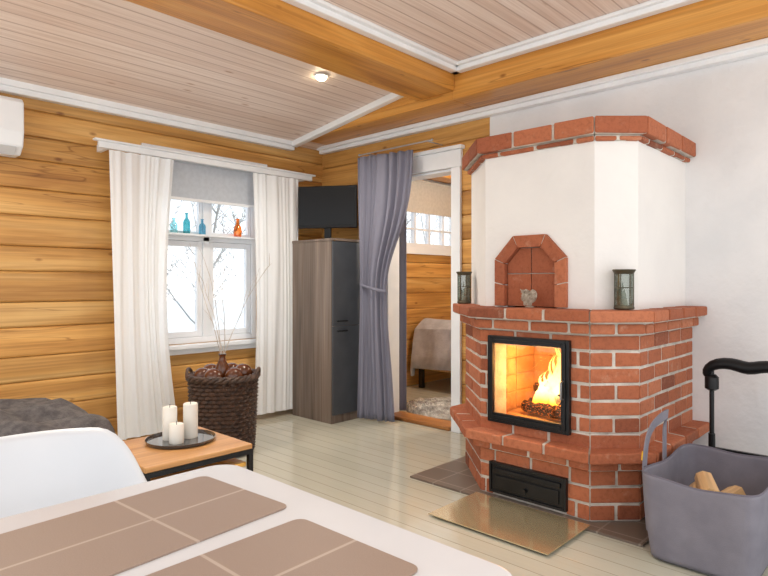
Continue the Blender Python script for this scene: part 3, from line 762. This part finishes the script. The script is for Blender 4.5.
for i,(x,y,r) in enumerate([(.110,-.075,.068),(-.01,-.15,.064),(-.135,-.085,.064),(-.14,.05,.060),(-.02,.14,.064),(.115,.075,.064)]):
    mb=MB(); mb.ball((0,0,0),r,28,18)
    o=mb.done('glass_ball',BG,loc=(2.27+x,3.72+y,.486+r),smooth=True); reg(o,'shiny amber glass ball on top of the basket','ornament',group='amber glass balls in the basket')
vs=empty('vase',(2.26,3.72,.486)); reg(vs,'amber glass vase holding bare pale twigs','vase')
mb=MB(); mb.lathe([(.03,0),(.050,.02),(.056,.06),(.050,.12),(.026,.160),(.020,.19),(.028,.21),(.022,.21),(.015,.185)],n=28); mb.done('body',BG,parent=vs,smooth=True)
TWG=pmat('pale_twig',C(216,210,204),C(180,170,160),20,.8)
rr=random.Random(23)
for i in range(5):
    mb=MB()
    a=i*1.25+.3; sp_=rr.uniform(.10,.28); d=Vector((math.cos(a)*sp_,math.sin(a)*sp_,1)).normalized(); p=Vector((0,0,.17)); pts=[tuple(p)];h=rr.uniform(.55,.78)
    for k in range(8):
        d=(d+Vector((rr.uniform(-.15,.15),rr.uniform(-.15,.15),.0))).normalized(); p=p+d*h/8; pts.append(tuple(p))
        if k>1 and rr.random()<.8:
            dd=(d+Vector((rr.uniform(-.9,.9),rr.uniform(-.9,.9),.1))).normalized(); q=p+dd*rr.uniform(.06,.18); mb.tube([tuple(p),tuple((p+q)/2+Vector((0,0,.012))),tuple(q)],[.0018,.0014,.0008],5)
    mb.tube(pts,[.0032-.00025*k for k in range(9)],6)
    mb.done('twig',TWG,parent=vs)

# ---------------------------------------------------------------- coffee table + tray + candles
OAK=woodmat('oak_top',C(170,116,66),C(198,146,90),C(214,166,112),'X',knots=False,varamt=.1,rough=.35)
ct=empty('coffee_table',(1.325,2.585,0)); reg(ct,'low oak coffee table with black metal frame and shelf','coffee table')
mb=MB(); mb.box(-.255,.255,-.245,.245,.427,.45); mb.done('tabletop',OAK,parent=ct,bevel=.003)
mb=MB(); mb.box(-.235,.235,-.225,.225,.345,.365); mb.done('shelf',woodmat('yellow_pine',C(214,146,50),C(238,176,78),C(244,192,100),'X',knots=False,varamt=.1),parent=ct,bevel=.003)
mb=MB(); mb.box(-.257,.257,-.249,-.229,.405,.4265); mb.box(-.257,.257,.229,.249,.405,.4265); mb.box(-.257,-.237,-.229,.229,.405,.4265); mb.box(.237,.257,-.229,.229,.405,.4265)
mb.done('apron',BLACK,parent=ct)
for x in (-.246,.246):
    for y in (-.238,.238):
        mb=MB(); mb.box(x-.011,x+.011,y-.011,y+.011,0,.405); mb.done('leg',BLACK,parent=ct)
mb=MB(); mb.lathe([(.001,0),(.145,0),(.156,.003),(.160,.016),(.157,.017),(.150,.006),(.001,.005)],n=48)
TX,TY=1.375,2.63
o=mb.done('tray',pmat('dark_smoked_tray',C(46,46,48),C(60,60,62),6,.10,coat=.8),loc=(TX,TY,.451),smooth=True); reg(o,'round dark glossy tray on the coffee table','tray')
WAX=pmat('candle_wax',C(232,229,220),C(224,219,208),6,.5)
for i,(dx,dy,r,h) in enumerate([(-.035,.040,.033,.155),(-.045,-.045,.033,.09),(.050,.0,.034,.165)]):
    cd=empty('candle',(TX+dx,TY+dy,.457)); reg(cd,['tall ivory pillar candle standing on the tray','short ivory pillar candle standing on the tray','thick tall ivory pillar candle on the tray'][i],'candle',group='pillar candles on the tray')
    mb=MB(); mb.lathe([(r*.96,0),(r,.004),(r,h-.004),(r*.9,h),(r*.3,h-.006),(.001,h-.006)],n=28); mb.done('wax',WAX,parent=cd,smooth=True)
    mb=MB(); mb.tube([(0,0,h-.007),(0,.001,h+.004),(.002,.002,h+.011)],.0013,6); mb.done('wick',BLACK,parent=cd)

# ---------------------------------------------------------------- daybed with throw
SF=pmat('brown_grey_upholstery',C(120,104,92),C(104,90,80),20,.9,bump=.3,bscale=200)
sf=empty('daybed',(.55,3.42,0)); reg(sf,'low upholstered daybed against the log wall','daybed')
mb=MB(); mb.box(-.9,.62,-.42,.42,.10,.38); mb.done('base',SF,parent=sf,bevel=.03,bseg=3)
mb=MB(); mb.box(-.88,.60,-.40,.40,.38,.44); mb.done('cushion',SF,parent=sf,bevel=.025,bseg=3)
for x in (-.82,.54):
    for y in (-.35,.35):
        mb=MB(); mb.lathe([(.018,0),(.025,.1)],c=(x,y,0),n=12); mb.done('leg',LEGW,parent=sf)
TH=pmat('charcoal_knit',C(104,99,98),C(76,72,73),25,.95,bump=.9,bscale=120)
mb=MB()
def thr(u,v):
    x=-.62+1.30*u; y=-.44+.86*v
    z=.48+.04*math.sin(u*7+v*3)*math.sin(v*5+1)+.022*math.sin(u*19+v*6)+.06*math.exp(-((v-.7)/.2)**2)+.022*math.sin(v*17+u*5)+.008*math.sin(u*41+v*23)
    e=min(1,min(1-u,u)*9); z=.445+(z-.435)*max(.12,e)
    ef=max(0,(.12-v)/.12); z-=ef*.14; y-=0
    er=max(0,(u-.96)/.04); z-=er*.14
    return (x,y,z)
mb.grid(thr,90,60)
o=mb.done('throw_blanket',TH,loc=(.60,3.42,0.012),smooth=True,solid=.015); reg(o,'crumpled charcoal knitted throw blanket on the daybed','blanket')

# ---------------------------------------------------------------- dining table
tb=empty('dining_table',(.035,.905,0)); reg(tb,'white dining table with rounded corners','dining table')
mb=MB(); hx,hy,r=.795,.435,.06; pts=[]
for cx,cy,a0 in ((hx-r,hy-r,0),(-hx+r,hy-r,90),(-hx+r,-hy+r,180),(hx-r,-hy+r,270)):
    for k in range(9):
        a=math.radians(a0+k*90/8); pts.append((cx+r*math.cos(a),cy+r*math.sin(a)))
mb.prism([(x,y,.716) for x,y in pts],[(x,y,.74) for x,y in pts]); mb.done('tabletop',TABLEW,parent=tb,bevel=.004,bseg=3)
mb=MB(); mb.box(-.68,.68,-.34,-.32,.64,.715); mb.box(-.68,.68,.32,.34,.64,.715); mb.box(-.70,-.68,-.34,.34,.64,.715); mb.box(.68,.70,-.34,.34,.64,.715); mb.done('apron',TABLEW,parent=tb)
for x in (-.68,.68):
    for y in (-.32,.32):
        mb=MB(); mb.lathe([(.018,0),(.028,.70)],c=(x,y,.01),n=16); mb.done('leg',TABLEW,parent=tb,smooth=True)
# placemats
m,nt,b=newmat('brown_placemat'); tc=N(nt,'ShaderNodeTexCoord'); sp=N(nt,'ShaderNodeSeparateXYZ'); nt.links.new(tc.outputs['Object'],sp.inputs[0])
ax=mth(nt,'ABSOLUTE',mth(nt,'ADD',sp.outputs['X'],-.03)); ay=mth(nt,'ABSOLUTE',sp.outputs['Y'])
ln=mth(nt,'MINIMUM',ax,ay); n=N(nt,'ShaderNodeTexNoise'); n.inputs['Scale'].default_value=200
base=ramp(nt,n.outputs['Fac'],[(.3,C(154,134,121)),(.7,C(142,123,111))])
g=ramp(nt,mth(nt,'MULTIPLY',ln,100),[(.25,(1,1,1,1)),(.42,(0,0,0,1))])
nt.links.new(mixc(nt,base.outputs[0],C(178,161,148),g.outputs[0]),b.inputs['Base Color']); b.inputs['Roughness'].default_value=.45
mb=MB(); hx,hy,r=.245,.152,.02; pts=[]
for cx,cy,a0 in ((hx-r,hy-r,0),(-hx+r,hy-r,90),(-hx+r,-hy+r,180),(hx-r,-hy+r,270)):
    for k in range(5):
        a=math.radians(a0+k*90/4); pts.append((cx+r*math.cos(a),cy+r*math.sin(a)))
mb.prism([(x,y,0) for x,y in pts],[(x,y,.003) for x,y in pts])
pm=mb.done('placemat',m,loc=(.492,1.105,.7405),rot=math.radians(4)); reg(pm,'taupe brown placemat with pale crossing lines on the table','placemat',group='placemats on the dining table')
p2=pm.copy(); p2.location=(.482,.752,.7405); p2.rotation_euler=(0,0,math.radians(1)); sc.collection.objects.link(p2)
# chair
ch=empty('dining_chair',(.42,1.61,0)); reg(ch,'white moulded plastic armchair shell chair at the table','chair')
mb=MB()
def shell(u,v):
    a=2*math.pi*u; rho=v
    s=math.sin(a); c=math.cos(a)
    n=2.4; kk=(abs(c)**n+abs(s)**n)**(-1/n)
    X=c*kk; Y=s*kk
    t=max(0,min(1,(Y+.15)/.85)); back=t*t*(3-2*t)
    rim=.200+.150*back-.21*max(0,-s)**1.6
    k=max(0,(rho-.52)/.48); f=k*k*(3-2*k)*.5+k*.5
    X*=.325*(rho**.85); Y*=.275*(rho**.85)
    if s<0: Y*=.9
    return (X,Y,.425+rim*f-.012*(1-rho))
mb.grid(lambda u,v: shell(u,max(v,.01)),72,24,closeu=True)
mb.done('seat_shell',SHELLW,parent=ch,smooth=True,solid=.009)
for x in (-1,1):
    for y in (-1,1):
        mb=MB(); mb.tube([(x*.12,y*.12,.41),(x*.22,y*.22,0.003)],[.016,.010],10); mb.done('leg',LEGW,parent=ch,smooth=True)
mb=MB(); mb.box(-.13,.13,-.01,.01,.395,.41); mb.box(-.01,.01,-.13,.13,.395,.41); mb.done('bracket',BLACK,parent=ch)

# ---------------------------------------------------------------- log bag
FELT=pmat('grey_felt_fabric',C(128,125,135),C(118,115,126),10,.95,bump=.15,bscale=240)
bg=empty('log_bag',(2.955,.735,0)); reg(bg,'grey felt firewood bag with strap handles beside the fireplace','bag')
mb=MB(); hx,hy,Hh=.335,.228,.36
def bgf(u,v,t=0):
    a=2*math.pi*u; n=9
    c,s=math.cos(a),math.sin(a); k=(abs(c)**n+abs(s)**n)**(-1/n)
    bul=.88+.12*v+.015*math.sin(math.pi*v)
    mid=math.cos(2*a)**2
    inw=1-.03*mid*v**3+.004*math.sin(3*a+4*v)*math.sin(math.pi*min(1,v*.9))
    return Vector(((hx-t)*c*k*bul*inw,(hy-t)*s*k*bul*inw,.014+Hh*v-.014*mid*v**2+.004*math.sin(3*a+1)*v))
mb.grid(lambda u,v:bgf(u,v),160,24,closeu=True)
vb=[bgf(k/80,0) for k in range(80)]
mb.prism([tuple(p) for p in vb],[(p.x,p.y,p.z+.01) for p in vb])
mb.done('body',FELT,parent=bg,smooth=True,solid=.007)
PIP=pmat('grey_piping',C(106,102,114),None,20,.9)
mb=MB(); mb.tube([tuple(bgf(k/160,1)) for k in range(161)],.0045,6); mb.done('rim_seam',PIP,parent=bg,smooth=True)
for xc_,sgn,top,w_,le in ((-.09,1,.59,.13,.03),(.09,-1,.55,.14,-.02)):
    mb=MB(); pts=[];wd=[];th_=[]
    for k in range(41):
        t=k/40; th=math.pi*t; sn=math.sin(th)
        x=xc_-w_*math.cos(th)*(1+.2*sn)+le*sn; hgt=.10+(top-.10)*sn**.5
        zr=min(1,hgt/.36); yy=sgn*(hy*(.88+.12*zr)+.012)-sgn*.045*sn**6
        pts.append((x,yy,hgt))
    for k in range(41):
        T=(Vector(pts[min(k+1,40)])-Vector(pts[max(k-1,0)])).normalized()
        wv=T.cross(Vector((-.55*sgn*0-.0,1,0))).normalized(); nr_=T.cross(wv).normalized()
        wd.append(wv*.044); th_.append(nr_*.006)
    mb.strap(pts,wd,th_); mb.done('handle',FELT,parent=bg,smooth=True)
mb=MB(); mb.prism([(-.225,.244,.40),(-.185,.244,.395),(-.180,.244,.43),(-.215,.244,.44)],[(-.225,.252,.40),(-.185,.252,.395),(-.180,.252,.43),(-.215,.252,.44)])
mb.done('tag',pmat('yellow_tag',C(236,184,40),C(222,168,30),8,.6),parent=bg,bevel=.003)
# firewood in bag
FW=woodmat('split_firewood',C(200,156,104),C(226,188,136),C(238,208,162),'X',knots=False,varamt=.3)
FWL=[(2.83,.80,.056,.05,.12),(2.83,.67,.056,-.05,.12),(3.09,.80,.056,0,.12),(3.09,.67,.056,.05,.12),(2.84,.79,.118,.1,.13),(2.85,.67,.118,-.08,.13),(3.10,.73,.118,.3,.12),(2.87,.78,.180,-.1,.14),(2.95,.67,.180,.08,.14),(3.06,.82,.180,.15,.12),(2.88,.80,.240,.18,.14),(2.95,.70,.240,-.12,.15),(2.93,.76,.292,.35,.13)]
for i,(x,y,z,a,L_) in enumerate(FWL):
    rr=random.Random(i); mb=MB(); mb.v=rr.random(); j=lambda:rr.uniform(-.005,.005)
    cs=[(-.045,-.020),(-.025,-.028),(.025,-.028),(.046,-.018),(.040,.010),(.010,.028),(-.024,.022)]
    cs=[(p+j(),q+j()*.6) for p,q in cs]
    mb.prism([(-L_,p,q) for p,q in cs],[(L_,p*.95+.004,q) for p,q in cs])
    o=mb.done('firewood_log',FW,loc=(x,y,z),rot=a,bevel=.003); reg(o,'split pale birch firewood log inside the felt bag','firewood',group='firewood in the bag')
# trolley
tl=empty('trolley',(3.48,.72,0)); reg(tl,'black folding trolley with a curved padded handle by the wall','trolley')
mb=MB()
for y in (-.17,.17):
    mb.tube([(0,y,.06),(0,y,.74)],.012,12); mb.tube([(0,y,.06),(0,y,.40)],.017,12); mb.lathe([(.020,.63),(.034,.64),(.034,.70),(.020,.715)],c=(0,y,0),n=16)
mb.box(-.01,.01,-.17,.17,.30,.33); mb.box(-.01,.01,-.17,.17,.10,.13)
mb.done('frame',BLACK,parent=tl,smooth=True)
mb=MB(); pts=[(0,.192,.695),(0,.200,.73),(0,.17,.765),(0,.11,.782),(0,.05,.775),(0,0,.757),(0,-.05,.775),(0,-.11,.782),(0,-.17,.765),(0,-.200,.73),(0,-.192,.695)]
mb.tube(pts,[.022,.032,.040,.042,.044,.046,.044,.042,.040,.032,.022],14,flat=(.75,1)); mb.done('grip',BLACKP,parent=tl,smooth=True,sub=1)
mb=MB(); mb.box(-.14,0,-.12,.12,.012,.022); mb.done('base_plate',BLACK,parent=tl,bevel=.003)
for y in (-.19,.19):
    mb=MB(); mb.tube([(0.03,y-.015,.06),(0.03,y+.015,.06)],.06,20); mb.done('wheel',BLACKP,parent=tl)

# ---------------------------------------------------------------- bedroom
bd=empty('bed',(6.02,3.98,0)); reg(bd,'single bed with pale grey bedspread in the bedroom','bed')
mb=MB(); mb.box(-.85,.85,-.40,.40,.22,.32); mb.box(.85,.89,-.40,.40,.15,.95); mb.done('frame',LEGW,parent=bd,bevel=.005)
for x in (-.8,.8):
    for y in (-.36,.36):
        mb=MB(); mb.box(x-.025,x+.025,y-.025,y+.025,0,.22); mb.done('leg',BLACK,parent=bd)
mb=MB(); mb.box(-.84,.84,-.40,.40,.32,.56); mb.done('mattress',WHITE,parent=bd,bevel=.04,bseg=3)
BS=pmat('pale_grey_bedspread',C(194,198,208),C(172,176,186),10,.95,bump=.5,bscale=60)
mb=MB()
def bsp(u,v):
    a=-.72+1.44*v; y=max(-.43,min(.43,a)); dz=max(0,abs(a)-.43)
    x=-.90+1.5*u; z=.64+.015*math.sin(u*12+v*5)-dz*1.5+.15*math.exp(-((u-.16)/.10)**2)
    if u<.05: z-=.46*(1-u/.05)*0.9
    return (x-.01*math.sin(v*25)*(u<.05),y*(1+.02*math.sin(u*30)*(dz>0)),max(z,.14))
mb.grid(bsp,60,40); mb.done('bedspread',BS,parent=bd,smooth=True,solid=.012)
RUG=pmat('sheepskin',C(230,226,218),C(156,148,140),11,1,bump=1,bscale=90)
mb=MB(); rr=random.Random(4)
def rg(u,v):
    a=2*math.pi*u; R=(.6+.05*math.sin(3*a+1)+.03*math.sin(5*a))*v
    return (R*.66*math.cos(a),R*math.sin(a),.004+.050*(1-v**3)+rr.uniform(0,.045)*(1 if v<1 else 0))
mb.grid(lambda u,v:rg(u,max(v,.01)),180,50,closeu=True)
o=mb.done('sheepskin_rug',RUG,loc=(4.48,3.22,.001)); reg(o,'fluffy cream and brown sheepskin rug on the bedroom floor','rug')
l=bpy.data.lights.new('bedroom_fill_light','POINT'); l.energy=68; l.color=(1,.94,.85); l.shadow_soft_size=.15  # added point light without a fixture, brightens the bedroom behind the doorway
lo=bpy.data.objects.new('bedroom_fill_light',l); lo.location=(5.0,2.7,2.2); sc.collection.objects.link(lo)

# ---------------------------------------------------------------- world, camera
w=bpy.data.worlds.new('world'); sc.world=w; w.use_nodes=True; nt=w.node_tree
bgd=nt.nodes['Background']; tc=N(nt,'ShaderNodeTexCoord'); sp=N(nt,'ShaderNodeSeparateXYZ'); nt.links.new(tc.outputs['Generated'],sp.inputs[0])
zz=mth(nt,'ADD',mth(nt,'MULTIPLY',sp.outputs['Z'],.5),.5)
r=ramp(nt,zz,[(.30,(1,.98,.96,1)),(.48,(1,.98,.96,1)),(.55,(.68,.71,.74,1)),(1,(.64,.70,.76,1))])
nt.links.new(r.outputs[0],bgd.inputs[0]); bgd.inputs[1].default_value=2.35
cam=bpy.data.cameras.new('camera'); co=bpy.data.objects.new('camera',cam); sc.collection.objects.link(co); sc.camera=co
co.location=(0,0,1.2); co.rotation_euler=(math.radians(90),0,math.radians(-46.6)); cam.lens=27.66; cam.sensor_width=36; cam.shift_y=-5/768; cam.clip_start=.02
